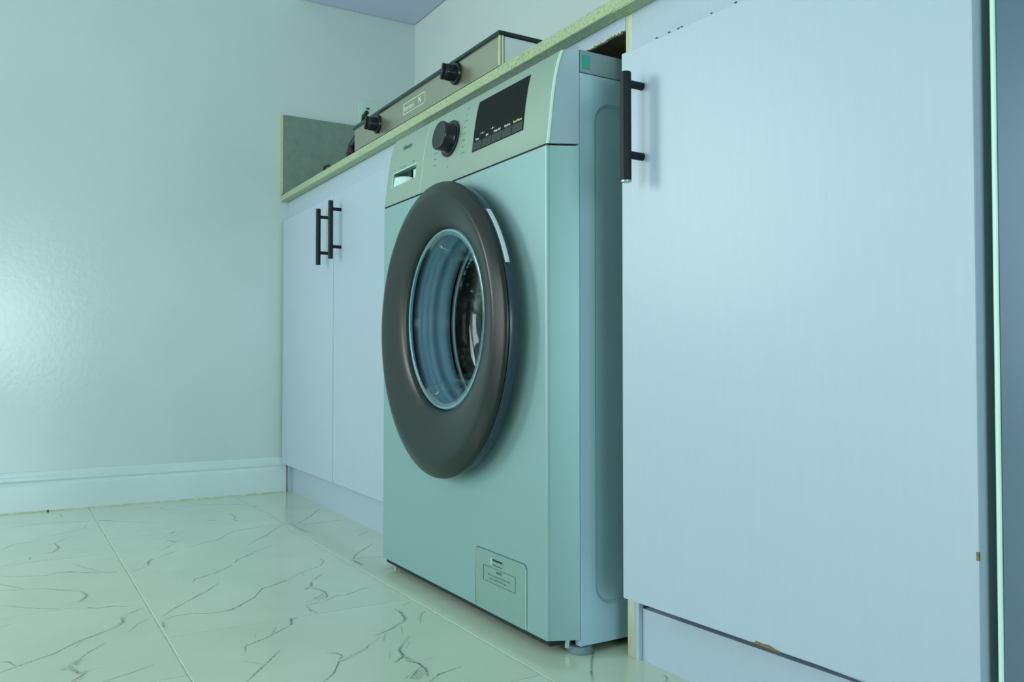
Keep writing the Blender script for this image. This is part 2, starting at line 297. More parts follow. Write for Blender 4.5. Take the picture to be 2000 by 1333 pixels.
# floor tiles: veins are print on the tile, carried by an attribute
VE = [(5,0.8,[(-1.374,0.208),(-1.394,0.218),(-1.427,0.222)]),(3,0.6,[(-1.394,0.218),(-1.384,0.223)]),(4,0.8,[(-1.43,0.224),(-1.446,0.239),(-1.447,0.266),(-1.432,0.296),(-1.435,0.327),(-1.454,0.349),(-1.49,0.383)]),(8,0.9,[(-1.444,0.342),(-1.457,0.351)]),(5,0.6,[(-1.454,0.226),(-1.482,0.242),(-1.571,0.316),(-1.62,0.349)]),(7,0.7,[(-1.522,0.275),(-1.571,0.316)]),(4,0.8,[(-1.433,0.286),(-1.433,0.329),(-1.452,0.345),(-1.49,0.381),(-1.539,0.406),(-1.543,0.415),(-1.574,0.464)]),(7,0.7,[(-1.542,0.417),(-1.574,0.464)]),(3,0.6,[(-1.557,0.413),(-1.576,0.402)]),(3,0.6,[(-1.574,0.464),(-1.61,0.496),(-1.65,0.551),(-1.682,0.568),(-1.717,0.571)]),(6,0.6,[(-1.656,0.553),(-1.682,0.569),(-1.702,0.57)]),(5,0.6,[(-1.586,0.494),(-1.612,0.504)]),(4,0.8,[(-1.217,0.298),(-1.241,0.304),(-1.278,0.359),(-1.302,0.386)]),(3,0.6,[(-1.241,0.303),(-1.255,0.311)]),(5,0.8,[(-1.272,0.35),(-1.303,0.365)]),(3,0.5,[(-1.269,0.324),(-1.297,0.334)]),(6,0.8,[(-1.306,0.387),(-1.307,0.391),(-1.337,0.398),(-1.333,0.408)]),(9,0.9,[(-1.492,0.47),(-1.512,0.488),(-1.539,0.497)]),(5,0.7,[(-1.539,0.497),(-1.566,0.517),(-1.584,0.534)]),(5,0.5,[(-1.566,0.517),(-1.57,0.528)]),(12,0.55,[(-1.509,0.484),(-1.478,0.492),(-1.458,0.495)]),(5,0.9,[(-1.499,0.488),(-1.456,0.497),(-1.427,0.488),(-1.42,0.48)]),(5,0.9,[(-1.425,0.463),(-1.455,0.494)]),(5,0.9,[(-1.419,0.464),(-1.448,0.494)]),(4,0.9,[(-1.412,0.467),(-1.439,0.491)]),(4,0.7,[(-1.414,0.448),(-1.42,0.462)]),(3,0.6,[(-1.477,0.491),(-1.477,0.523)]),(4,0.7,[(-1.396,0.44),(-1.399,0.456),(-1.398,0.47)]),(5,0.8,[(-1.393,0.441),(-1.357,0.438),(-1.34,0.434)]),(5,0.8,[(-1.379,0.441),(-1.343,0.443)]),(4,0.7,[(-1.403,0.477),(-1.422,0.501),(-1.422,0.519),(-1.444,0.56),(-1.448,0.575)]),(4,0.9,[(-1.053,0.356),(-1.076,0.379),(-1.111,0.396),(-1.12,0.414),(-1.143,0.45),(-1.157,0.46)]),(7,0.8,[(-1.12,0.414),(-1.143,0.45)]),(4,0.9,[(-1.114,0.397),(-1.133,0.409),(-1.147,0.405),(-1.154,0.394)]),(3,0.7,[(-1.133,0.409),(-1.12,0.414)]),(4,0.6,[(-1.157,0.462),(-1.181,0.487)]),(6,0.7,[(-1.189,0.481),(-1.205,0.513),(-1.228,0.543)]),(7,0.8,[(-1.228,0.543),(-1.243,0.553),(-1.274,0.562),(-1.3,0.561)]),(4,0.7,[(-1.288,0.56),(-1.291,0.572)]),(5,0.7,[(-1.19,0.498),(-1.158,0.482)]),(3,0.5,[(-1.219,0.537),(-1.174,0.519)]),(4,0.7,[(-1.31,0.579),(-1.326,0.602)]),(6,0.5,[(-1.225,0.568),(-1.256,0.59),(-1.26,0.6)]),(4,0.5,[(-1.204,0.561),(-1.243,0.583)]),(16,0.6,[(-1.07,0.461),(-1.088,0.482),(-1.054,0.485)]),(7,0.9,[(-1.07,0.461),(-1.086,0.481),(-1.112,0.488),(-1.132,0.501)]),(7,0.6,[(-1.132,0.501),(-1.16,0.523)]),(3,0.6,[(-1.113,0.498),(-1.139,0.515)]),(8,0.9,[(-1.071,0.478),(-1.05,0.487),(-1.028,0.488),(-1.001,0.478)]),(4,1,[(-1.005,0.455),(-1.038,0.486)]),(4,1,[(-1.003,0.458),(-1.033,0.487)]),(4,1,[(-1.0,0.46),(-1.026,0.486)]),(4,0.9,[(-0.997,0.463),(-1.017,0.483)]),(3,0.9,[(-1.009,0.45),(-1.031,0.477)]),(3,0.6,[(-1.057,0.497),(-1.061,0.516)]),(5,0.8,[(-0.983,0.472),(-1.002,0.496),(-1.005,0.51),(-1.01,0.532)]),(3,0.6,[(-0.991,0.48),(-0.997,0.489)]),(3,0.5,[(-1.088,0.462),(-1.119,0.476)]),(5,0.6,[(-1.104,0.272),(-1.152,0.308),(-1.176,0.326),(-1.201,0.343)]),(4,0.5,[(-1.153,0.309),(-1.182,0.287)]),(5,0.6,[(-2.085,0.626),(-2.144,0.674),(-2.279,0.757)]),(5,0.6,[(-2.085,0.626),(-2.086,0.678),(-2.094,0.756)]),(14,0.35,[(-2.125,0.631),(-2.044,0.625),(-1.98,0.63)]),(5,0.7,[(-1.663,0.623),(-1.708,0.649),(-1.789,0.717)]),(5,0.6,[(-1.668,0.627),(-1.668,0.652),(-1.656,0.689)]),(10,0.7,[(-1.663,0.623),(-1.607,0.623)]),(4,0.5,[(-1.874,0.712),(-1.911,0.744),(-1.931,0.777)]),(4,0.6,[(-1.52,0.651),(-1.514,0.687)]),(4,0.6,[(-1.346,0.605),(-1.333,0.637)]),(3,0.4,[(-1.319,0.647),(-1.282,0.674)]),(4,0.6,[(-2.109,0.605),(-2.109,0.569),(-2.09,0.482),(-2.002,0.423),(-1.992,0.396)]),(5,0.6,[(-2.109,0.605),(-2.013,0.543),(-1.919,0.474)]),(4,0.5,[(-2.268,0.451),(-2.216,0.511),(-2.206,0.591)]),(6,0.6,[(-2.338,0.531),(-2.268,0.528),(-2.24,0.516),(-2.212,0.524)]),(4,0.5,[(-2.523,0.501),(-2.492,0.538),(-2.446,0.615),(-2.299,0.616),(-2.146,0.615)]),(14,0.4,[(-2.184,0.608),(-2.105,0.611)]),(4,0.6,[(-1.677,0.334),(-1.709,0.365),(-1.742,0.399),(-1.786,0.421),(-1.835,0.465),(-1.884,0.518)]),(8,0.6,[(-1.742,0.399),(-1.785,0.422)]),(6,0.5,[(-1.821,0.45),(-1.84,0.469)]),(4,0.4,[(-1.563,0.312),(-1.625,0.349)]),(4,0.7,[(-1.646,0.306),(-1.669,0.315),(-1.7,0.361),(-1.722,0.376)]),(6,0.6,[(-1.745,0.402),(-1.794,0.422),(-1.817,0.455),(-1.843,0.472)]),(4,0.6,[(-2.091,0.481),(-2.0,0.424),(-1.998,0.4),(-1.958,0.358)]),(5,0.5,[(-2.112,0.541),(-2.091,0.481)]),(8,0.7,[(-2.136,0.345),(-2.183,0.377),(-2.158,0.385),(-2.197,0.386)]),(9,0.7,[(-2.067,0.328),(-2.033,0.343),(-2.036,0.352)]),(5,0.6,[(-2.087,0.337),(-2.116,0.363)]),(5,0.6,[(-2.019,0.337),(-1.957,0.297)]),(3,0.5,[(-2.097,0.335),(-2.087,0.267)]),(4,0.6,[(-1.943,0.333),(-1.884,0.273)]),(8,0.7,[(-1.884,0.273),(-1.858,0.26),(-1.827,0.256)]),(4,0.7,[(-1.827,0.256),(-1.792,0.22),(-1.826,0.148),(-1.855,0.119),(-1.859,0.098),(-1.844,0.075),(-1.865,0.024),(-1.888,0.002)]),(7,0.6,[(-1.859,0.098),(-1.838,0.139)]),(4,0.5,[(-1.926,0.126),(-1.883,0.142),(-1.82,0.173)]),(6,0.5,[(-1.891,0.141),(-1.86,0.148)]),(4,0.6,[(-1.975,0.002),(-1.983,0.054),(-1.984,0.132),(-1.977,0.214)]),(6,0.6,[(-1.984,0.052),(-2.036,0.057)]),(5,0.7,[(-2.414,0.001),(-2.437,0.089),(-2.411,0.219),(-2.3,0.339)]),(5,0.5,[(-2.492,0.121),(-2.513,0.141),(-2.561,0.137),(-2.574,0.115)]),(4,0.6,[(-2.144,0.002),(-2.191,0.027),(-2.208,0.081)]),(4,0.5,[(-2.249,0.099),(-2.313,0.177),(-2.348,0.186)]),(9,0.7,[(-2.145,0.089),(-2.16,0.106),(-2.101,0.111),(-2.062,0.098),(-2.061,0.076)]),(4,0.6,[(-2.168,0.106),(-2.221,0.145)]),(3,0.4,[(-2.061,0.101),(-2.071,0.159)]),(4,0.6,[(-1.819,0.002),(-1.785,0.023),(-1.754,0.04)]),(4,0.6,[(-1.766,0.002),(-1.74,0.071),(-1.69,0.124),(-1.677,0.129)]),(9,0.6,[(-1.685,0.128),(-1.656,0.133),(-1.634,0.128),(-1.613,0.116)]),(5,0.7,[(-1.613,0.116),(-1.571,0.126),(-1.558,0.137),(-1.557,0.163),(-1.544,0.184)]),(4,0.5,[(-1.659,0.002),(-1.606,0.06),(-1.567,0.109),(-1.559,0.137)]),(4,0.7,[(-1.521,0.208),(-1.493,0.174)]),(9,0.7,[(-1.487,0.171),(-1.456,0.169),(-1.433,0.154)]),(5,0.7,[(-1.433,0.154),(-1.393,0.105),(-1.349,0.066),(-1.318,0.022),(-1.304,0.003)]),(5,0.6,[(-1.318,0.022),(-1.345,0.012),(-1.351,0.003)]),(4,0.6,[(-1.362,0.094),(-1.391,0.108)]),(4,0.6,[(-1.398,0.168),(-1.433,0.187),(-1.454,0.205)]),(7,0.6,[(-1.431,0.184),(-1.439,0.19)]),(5,0.5,[(-1.525,0.003),(-1.535,0.017)]),(14,0.6,[(-1.271,0.072),(-1.282,0.087),(-1.308,0.099)]),(12,0.6,[(-1.287,0.082),(-1.247,0.093),(-1.253,0.101)]),(5,0.8,[(-1.22,0.08),(-1.235,0.093),(-1.25,0.102)]),(5,0.8,[(-1.218,0.084),(-1.228,0.096)]),(4,0.7,[(-1.309,0.097),(-1.33,0.109),(-1.361,0.134)]),(4,0.5,[(-1.253,0.101),(-1.258,0.121)]),(4,0.6,[(-1.199,0.115),(-1.216,0.153),(-1.232,0.18)]),(4,0.4,[(-2.203,0.235),(-2.213,0.326),(-2.209,0.381)]),(4,0.5,[(-2.636,0.235),(-2.571,0.343),(-2.427,0.436)]),(4,0.5,[(-2.522,0.424),(-2.505,0.538),(-2.446,0.626)]),(3,0.4,[(-2.41,0.406),(-2.337,0.527),(-2.287,0.533)]),(5,0.7,[(-0.964,0.718),(-0.922,0.683),(-0.875,0.65)]),(6,0.6,[(-0.848,0.746),(-0.836,0.741),(-0.827,0.73)])]
TX, TY, GR = .411, .395, .0018
def rowof(y): return math.floor((y-.213)/TY)          # row 0: .213 .. .608
OFF = {0: -.93, 1: -1.141, -1: -1.168}
def xoff(r):
    return OFF.get(r, -.93-.2*(r % 2)-.07*(r % 3))
def keyof(x, y):
    r = rowof(y); return (r, math.floor((x-xoff(r))/TX))
segs = {}
for w, s, pts in VE:
    fine = []
    for a, b in zip(pts, pts[1:]):
        L = math.hypot(b[0]-a[0], b[1]-a[1]); n = max(1, int(L/.022))
        for k in range(n): fine.append((a[0]+(b[0]-a[0])*k/n, a[1]+(b[1]-a[1])*k/n))
    fine.append(pts[-1])
    rr = random.Random(len(fine)*7+int(w*10))
    fine = [fine[0]]+[(x+rr.uniform(-.0014, .0014), y+rr.uniform(-.0014, .0014)) for x, y in fine[1:-1]]+[fine[-1]]
    N = len(fine); run = []; last = None
    for i, p in enumerate(fine):
        t = i/max(1, N-1); st = s*(.35+.65*min(1, 4*min(t, 1-t)+.15)); ww = w*.0005*(.7+rr.random()*.6)
        k = keyof(*p)
        if k != last and run:
            if len(run) > 1: segs.setdefault(last, []).append(run)
            run = []
        run.append((p[0], p[1], ww, st)); last = k
    if len(run) > 1: segs.setdefault(last, []).append(run)
def tile_mesh(r, c, runs, cx, cy):
    bm = bmesh.new(); hx, hy = TX/2-.0006, TY/2-.0011
    b = .0007
    lo = [bm.verts.new((sx*hx, sy*hy, -.0008)) for sx, sy in ((-1, -1), (1, -1), (1, 1), (-1, 1))]
    md = [bm.verts.new((sx*hx, sy*hy, -b*.6)) for sx, sy in ((-1, -1), (1, -1), (1, 1), (-1, 1))]
    up = [bm.verts.new((sx*(hx-b), sy*(hy-b), 0)) for sx, sy in ((-1, -1), (1, -1), (1, 1), (-1, 1))]
    for A, Bq in ((lo, md), (md, up)):
        for k in range(4): bm.faces.new((A[k], A[(k+1) % 4], Bq[(k+1) % 4], Bq[k]))
    bm.faces.new(up)
    lay = bm.verts.layers.float.new('vein')
    cl = lambda v, h: max(-h+.002, min(h-.002, v))
    for q, run in enumerate(runs):
        rows = []; z = .00006+.000004*(q % 9)
        for i, (x, y, w, st) in enumerate(run):
            a = run[max(0, i-1)]; d = run[min(len(run)-1, i+1)]
            dx, dy = d[0]-a[0], d[1]-a[1]; L = math.hypot(dx, dy) or 1; nx, ny = -dy/L, dx/L
            row = []
            for s_ in (-1, 0, 1):
                v = bm.verts.new((cl(x-cx+nx*w*s_, hx), cl(y-cy+ny*w*s_, hy), z)); v[lay] = st*1.25 if s_ == 0 else 0; row.append(v)
            rows.append(row)
        for A, Bq in zip(rows, rows[1:]):
            bm.faces.new((A[0], A[1], Bq[1], Bq[0])); bm.faces.new((A[1], A[2], Bq[2], Bq[1]))
    me = bpy.data.meshes.new('floor_tile'); bm.normal_update()
    for f in bm.faces:
        if f.normal.z < -.5: f.normal_flip()
    bm.to_mesh(me); bm.free(); me.materials.append(M['tile'])
    return me
generic = {}
src = (0, math.floor((-1.5-xoff(0))/TX)); src2 = (-1, math.floor((-1.4-xoff(-1))/TX))
def center(k): return (xoff(k[0])+(k[1]+.5)*TX, .213+(k[0]+.5)*TY)
for i, k in enumerate((src, src2)):
    cx, cy = center(k); generic[i] = tile_mesh(k[0], k[1], segs.get(k, []), cx, cy)
for r in range(-8, 3):
    for c in range(-9, 13):
        cx, cy = center((r, c))
        if cx < XL-TX/2+.01 or cx > XR+TX/2-.02 or cy > YB+.19 or cy < YF-.19: continue
        me = tile_mesh(r, c, segs[(r, c)], cx, cy) if (r, c) in segs and (r, c) not in (src, src2) else generic[0 if (r, c) == src else 1 if (r, c) == src2 else (r*3+c) % 2]
        if (cx < XL+TX/2 or cy > YB-TY/2 or cx > XR-TX/2 or cy < YF+TY/2) : me = me.copy()
        edge = False
        for v in me.vertices:       # cut tiles along the walls
            x, y = v.co.x+cx, v.co.y+cy
            if x < XL+.003: v.co.x = XL+.003-cx
            if x > XR-.003: v.co.x = XR-.003-cx
            if y > YB-.003: v.co.y = YB-.003-cy
            if y < YF+.003: v.co.y = YF+.003-cy
        o = bpy.data.objects.new('floor_tile', me); C.objects.link(o); o.location = (cx, cy, 0); o.parent = fl

# ------------------------------------------------------------------ wall cupboard over the counter (its underside shows)
wc = thing('wall_cabinet', 'pale lavender-grey wall cabinet underside in the top corner above the worktop', 'cabinet', (-1.5, 1.0, 1.57))
obj('body', B(XL+.003, -.45, .82, YB-.003, 1.57, 2.27, .001), 'cupboard_white', wc)
for k in range(4):
    x0 = XL+.006+k*.545; d = obj('door', B(x0, x0+.541, .80, .818, 1.572, 2.268, .0015), 'laminate', wc)
    h = bmesh.new(); hx = x0+(.5 if k % 2 == 0 else .04)
    cyl(h, (hx, .77, 1.60), (hx, .77, 1.75), .006); cyl(h, (hx, .77, 1.63), (hx, .80, 1.63), .004); cyl(h, (hx, .77, 1.72), (hx, .80, 1.72), .004)
    obj('door_handle', h, 'handle_black', d, True, 40)

# ------------------------------------------------------------------ worktop and stone
wt = thing('worktop', 'speckled pale green stone worktop running over the cabinets and washing machine', 'worktop', (-1.5, .97, .90))
obj('stone_slab', slabw(B(XL+.001, -.425, .7255, YB-.003, .8995, .9178, .0010, 1)), 'stone_edge', wt)
obj('stone_lip', slabw(B(-.9275, -.425, .7257, .7490, .8976, .8994, .0004, 1)), 'stone_edge', wt)
sb = obj('splash_stone', B(XL+.0005, XL+.020, .748, YB-.002, .936, 1.184, .0008, 1), 'stone_face')
tag(sb, 'dark grey-green stone side splash standing on the worktop against the left wall', 'splashback')
tag(obj('splash_edge', B(XL+.0005, XL+.0205, .7445, .7478, .934, 1.185, .001, 1), 'stone_edge'), 'x', 'x')
bpy.data.objects['splash_edge'].parent = sb
for k in ('label', 'category'): del bpy.data.objects['splash_edge'][k]
bpy.data.objects['splash_edge']['label'] = 'light raw edge of the stone splash'

# substrate board bridging the gap over the washer
sbd = thing('support_board', 'raw chipboard under the worktop above the washing machine, white front strip', 'board', (-1.3, .97, .885))
obj('board', slabw(B(-1.598, -.9285, .7540, YB-.004, .8815, .8990)), 'chipboard', sbd)
bm = B(-1.598, -.9285, .750, .7538, .8805, .8992)
obj('front_strip', slabw(bm), 'laminate', sbd)
bm = bmesh.new(); rr = random.Random(5)
for k in range(26):      # ragged lower edge of the strip
    x = -1.14+k*.0082; box(bm, x, x+rr.uniform(.004, .011), .7498, .7545, .8795-rr.random()*.0016, .8812)
obj('ragged_edge', slabw(bm), 'raw_edge', sbd)

# ------------------------------------------------------------------ left base cupboard
def bar_handle(parent, x, ybar, ydoor, z0, z1, pz0, pz1, r, pr, tip=False):
    h = bmesh.new(); cyl(h, (x, ybar, z0), (x, ybar, z1), r, n=28)
    bmesh.ops.bevel(h, geom=[e for e in h.edges if abs(e.verts[0].co.z-e.verts[1].co.z) < 1e-6], offset=.0006, segments=1, affect='EDGES')
    b = obj('handle', h, 'handle_black', parent, True, 35)
    for z in (pz0, pz1):
        obj('handle_post', cyl(bmesh.new(), (x, ybar+r*.6, z), (x, ydoor+.0004, z), pr, n=20), 'handle_black', parent if parent.parent is None else parent, True, 35)
    if tip: obj('handle_end_cap', cyl(bmesh.new(), (x, ybar, z0-.0016), (x, ybar, z0+.0005), r*.97, n=28), 'handle_tip', parent, True, 35)
LC = thing('base_cabinet', 'white two-door base cabinet left of the washing machine, two black bar handles', 'cabinet', (-2.1, .97, 0))
bm = bmesh.new()
box(bm, XL+.001, XL+.017, .7505, YB-.004, 0, .8985); box(bm, -1.618, -1.602, .7505, YB-.004, 0, .8985)
box(bm, XL+.017, -1.618, .7505, YB-.004, .09, .106); box(bm, XL+.017, -1.618, 1.19, YB-.004, .106, .8985)
obj('carcass', topw(bm, .8), 'laminate', LC)
obj('apron', topw(B(XL+.0005, -1.602, .7492, .7655, .835, .8988), .89), 'laminate', LC)
obj('kick_board', cabw(B(XL+.020, -1.603, .7645, .779, 0, .0895)), 'laminate', LC)
obj('kick_end_strip', cabw(B(XL+.008, XL+.0195, .7500, .765, .012, .0895)), 'laminate', LC)
def ldoor(x0, x1, hx, hz0, hz1, pz0, pz1):
    d = obj('door', cabw(B(x0, x1, .7310, .7488, .0905, .8495, .0012)), 'laminate', LC)
    yd = .731+yc(hx); bar_handle(d, hx, yd-.0275, yd, hz0, hz1, pz0, pz1, .0063, .0042)
ldoor(XL+.013, -2.1415, -2.185, .6665, .8165, .699, .795)
ldoor(-2.1390, -1.603, -2.083, .6725, .8220, .704, .801)

# ------------------------------------------------------------------ right base cupboard
RC = thing('base_cabinet', 'large white base cabinet right of the washing machine, one tall door slightly ajar', 'cabinet', (-.67, .97, 0))
bm = bmesh.new()
box(bm, -.440, -.424, .7535, YB-.004, 0, .8985); box(bm, -.912, -.440, .7535, YB-.004, .085, .101); box(bm, -.912, -.440, 1.19, YB-.004, .101, .8985)
obj('carcass', topw(bm, .8), 'laminate', RC)
obj('side_panel', topw(B(-.9280, -.9122, .7500, YB-.004, 0, .8988, .0006, 1), .8), ['raw_edge'], RC)
obj('apron', topw(B(-.9120, -.424, .7498, .7532, .805, .8988), .89), 'laminate', RC)
obj('filler_strip', B(-.9120, -.9045, .7508, .7585, 0, .0985), 'laminate', RC)
obj('kick_board', warp(B(-.9035, -.424, .7570, .7700, 0, .0700), lambda c: (c.x, c.y-.004*(c.x+.9), c.z+(.0125*(c.x+.9035)/.479 if c.z > .05 else 0))), 'laminate', RC)
def rdw(c): return (c.x, c.y+.0245*(c.x+.877)/.459, c.z)
rd = obj('door', warp(B(-.8775, -.4185, .7020, .7185, .0985, .8195, .0018), rdw), 'laminate', RC); rd['label'] = 'tall white door slightly ajar, black bar handle'
hy = rdw(Vector((-.838, .702, 0)))[1]
bar_handle(rd, -.838, hy-.027, hy, .6395, .7790, .6735, .7650, .0070, .0050, True)
bm = bmesh.new(); rr = random.Random(2)
for x, z in ((-.812, .8195), (-.774, .8192), (-.768, .8195), (-.720, .8196), (-.684, .8196), (-.79, .8197)):
    y = rdw(Vector((x, .7017, 0)))[1]
    obj('chip', B(x-.0010, x+.0010+rr.random()*.0012, y, y+.002, z-.0003, z+.0012), 'chipboard', rd)
bm = bmesh.new()
top = [(-.679, .0995), (-.668, .1025), (-.660, .1022), (-.650, .1012), (-.643, .1022), (-.634, .1000), (-.628, .0990)]
y = rdw(Vector((-.65, .7016, 0)))[1]-.0002
a = [bm.verts.new((x, y, z)) for x, z in top]; b = [bm.verts.new((x, y+.003, z)) for x, z in top]
a2 = [bm.verts.new((x, y, .0984)) for x, z in top]; b2 = [bm.verts.new((x, y+.003, .0984)) for x, z in top]
for k in range(len(top)-1):
    bm.faces.new((a2[k], a2[k+1], a[k+1], a[k])); bm.faces.new((b2[k+1], b2[k], b[k], b[k+1])); bm.faces.new((a[k], a[k+1], b[k+1], b[k])); bm.faces.new((a2[k+1], a2[k], b2[k], b2[k+1]))
bm.faces.new((a[0], b[0], b2[0], a2[0])); bm.faces.new((b[-1], a[-1], a2[-1], b2[-1]))
obj('chip', bm, 'wood_chip', rd)
y = rdw(Vector((-.4190, .702, 0)))[1]
obj('chip', B(-.4205, -.4183, y-.0003, y+.002, .2365, .2440), 'wood_chip', rd)

# ------------------------------------------------------------------ refrigerator at the right edge
FR = thing('refrigerator', 'glossy dark blue-grey refrigerator with pale door edge at the right of the tall cabinet', 'refrigerator', (-.1, .95, 0))
obj('cabinet_shell', B(-.4100, .19, .795, YB-.02, .03, 1.74, .004), 'fridge_blue', FR)
obj('door', B(-.4040, .19, .7372, .790, .06, 1.735, .0008, 1), 'fridge_blue', FR)
obj('door_trim', B(-.4088, -.4042, .7360, .790, .06, 1.735, .001, 1), 'fridge_trim', FR)
for x in (-.37, .15):
    for yy in (.83, 1.15): obj('foot', cyl(bmesh.new(), (x, yy, 0), (x, yy, .031), .018), 'foot_grey', FR, True, 40)

# ------------------------------------------------------------------ washing machine
WM = thing('washing_machine', 'silver-green front-loading washing machine with dark round door between the white cabinets', 'washing machine', (-1.28, .93, 0))
X0, X1 = -1.592, -.965            # side sheets
FX0, FX1 = -1.5765, -.9835        # front corners
YS = .6955                        # seam front / side sheet
YM = 1.165
PZ = [(.7175, .6530), (.727, .6548), (.745, .6568), (.764, .6590), (.79, .6620), (.818, .6668), (.835, .6710), (.848, .6752), (.8545, .6785)]
def fy(z):
    if z <= PZ[0][0]: return PZ[0][1]
    for (a, ya), (b, yb) in zip(PZ, PZ[1:]):
        if z <= b: return ya+(yb-ya)*(z-a)/(b-a)
    return PZ[-1][1]
def onf(bm, off): return warp(bm, lambda c: (c.x, c.y+fy(c.z)-off, c.z))
def section(yf, xl, xr, ys=YS, xs0=X0, xs1=X1, rad=.0045):
    pts = [(xs0, ys)]
    if xl is not None:
        pts += [(xl-.0008, yf+rad+.001)]
        for k in range(5): t = k/4*PI/2; pts.append((xl+rad-rad*math.cos(t), yf+rad-rad*math.sin(t)))
    for k in range(5): t = k/4*PI/2; pts.append((xr-rad+rad*math.sin(t), yf+rad-rad*math.cos(t)))
    pts += [(xr+.0008, yf+rad+.001), (xs1, ys)]
    return pts
def loft(bm, rows):
    R = [[bm.verts.new(p) for p in r] for r in rows]
    for a, b in zip(R, R[1:]):
        for k in range(len(a)-1): bm.faces.new((a[k], a[k+1], b[k+1], b[k]))
    return R
# fascia (knob and display side)
SEAM = -1.4065
def fascia(xl, xr, name, label=None, leftopen=False):
    bm = bmesh.new(); rows = []
    for z, y in PZ:
        full = section(y, FX0, FX1)
        if xr is None: pts = [(xl, y)]+[p for p in full if p[0] > xl and p[0] > -1.2]
        else: pts = [p for p in full if p[0] < xr and p[0] < -1.5]+[(xr, y)]
        rows.append([(px, py, z) for px, py in pts])
    R = loft(bm, rows)
    # rolled top edge and top surface
    t1 = [bm.verts.new((v.co.x, v.co.y+.004 if v.co.y < YS-.006 else v.co.y, .8572)) for v in R[-1]]
    for k in range(len(t1)-1): bm.faces.new((R[-1][k], R[-1][k+1], t1[k+1], t1[k]))
    t2 = [bm.verts.new((v.co.x, YS+.0005, .8572)) for v in t1]
    for k in range(len(t1)-1): bm.faces.new((t1[k], t1[k+1], t2[k+1], t2[k]))
    b2 = [bm.verts.new((v.co.x, YS, PZ[0][0])) for v in R[0]]
    for k in range(len(b2)-1):
        if (b2[k].co-R[0][k].co).length > 1e-6 or (b2[k+1].co-R[0][k+1].co).length > 1e-6:
            try: bm.faces.new((R[0][k], b2[k], b2[k+1], R[0][k+1]))
            except ValueError: pass
    bmesh.ops.remove_doubles(bm, verts=bm.verts, dist=1e-5)
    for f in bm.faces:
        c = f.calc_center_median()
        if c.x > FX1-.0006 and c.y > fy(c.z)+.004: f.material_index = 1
    return bm
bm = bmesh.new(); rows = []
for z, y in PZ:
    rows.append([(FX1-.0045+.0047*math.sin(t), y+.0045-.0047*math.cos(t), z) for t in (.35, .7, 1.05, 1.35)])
loft(bm, rows); obj('corner_highlight', bm, 'edge_light', WM, True)['label'] = 'highlight painted along the rounded corner'  # pale strip stands in for the highlight on the fascia corner
obj('control_panel', fascia(SEAM, None, 'control_panel'), ['fascia_silver', 'fascia_side_lit'], WM, True, 14)
# detergent drawer with an open grip pocket
HX0, HX1, HZ0, HZ1 = -1.545, -1.437, .7535, .7795
bm = bmesh.new(); X = SEAM-.0012
rows = []
zz = sorted(set([z for z, y in PZ]+[HZ0, HZ1]))
for z in zz:
    full = [p for p in section(fy(z), FX0, FX1) if p[0] < -1.57]
    rows.append([(px, py, z) for px, py in full]+[(HX0, fy(z), z), (HX1, fy(z), z), (X, fy(z), z)])
R = [[bm.verts.new(p) for p in r] for r in rows]
for i, (a, b) in enumerate(zip(R, R[1:])):
    for k in range(len(a)-1):
        if k == len(a)-3 and HZ0-1e-6 <= zz[i] < HZ1-1e-6: continue
        bm.faces.new((a[k], a[k+1], b[k+1], b[k]))
t2 = [bm.verts.new((v.co.x, YS+.006, .8572)) for v in R[-1]]
for k in range(len(t2)-1): bm.faces.new((R[-1][k], R[-1][k+1], t2[k+1], t2[k]))
DR = obj('detergent_drawer', bm, 'fascia_silver', WM, True, 32)
bm = bmesh.new(); D = .026
pa = [(HX0, HZ0), (HX1, HZ0), (HX1, HZ1), (HX0, HZ1)]
f0 = [bm.verts.new((x, fy(z), z)) for x, z in pa]; f1 = [bm.verts.new((x, fy(z)+D, z)) for x, z in pa]
for k in range(4): bm.faces.new((f0[k], f0[(k+1) % 4], f1[(k+1) % 4], f1[k]))
bm.faces.new(f1)
obj('grip_pocket', bm, 'flap_silver', DR)
bm = bmesh.new(); n = 8     # curved pale scoop rising inside the pocket
ra, rb = [], []
for k in range(n+1):
    t = k/n; x = HX0+.001+t*.070; z1 = HZ1-.006-.012*t*t; ra.append(bm.verts.new((x, fy(HZ0)+.0015+.004*t, HZ0+.0008+.002*t))); rb.append(bm.verts.new((x, fy(z1)+.0025+.010*t, z1)))
for k in range(n): bm.faces.new((ra[k], ra[k+1], rb[k+1], rb[k]))
obj('scoop', bm, 'recess_white', DR, True)
bm = bmesh.new(); box(bm, -1.472, -1.4385, fy(.766)+.011, fy(.766)+.014, .7605, .7765)
obj('pocket_tab', bm, 'recess_white', DR)
obj('pocket_tab', B(-1.492, -1.487, fy(.766)+.014, fy(.766)+.020, .7600, .779), 'gap_black', DR)
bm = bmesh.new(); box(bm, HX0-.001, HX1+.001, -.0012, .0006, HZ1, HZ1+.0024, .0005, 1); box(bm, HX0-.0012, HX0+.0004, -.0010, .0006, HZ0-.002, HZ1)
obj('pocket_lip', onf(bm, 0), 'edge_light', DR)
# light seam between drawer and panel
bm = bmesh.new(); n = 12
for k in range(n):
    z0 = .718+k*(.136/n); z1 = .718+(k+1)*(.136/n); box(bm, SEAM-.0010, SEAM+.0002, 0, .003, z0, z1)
obj('drawer_seam', onf(bm, .0004), 'edge_light', WM)

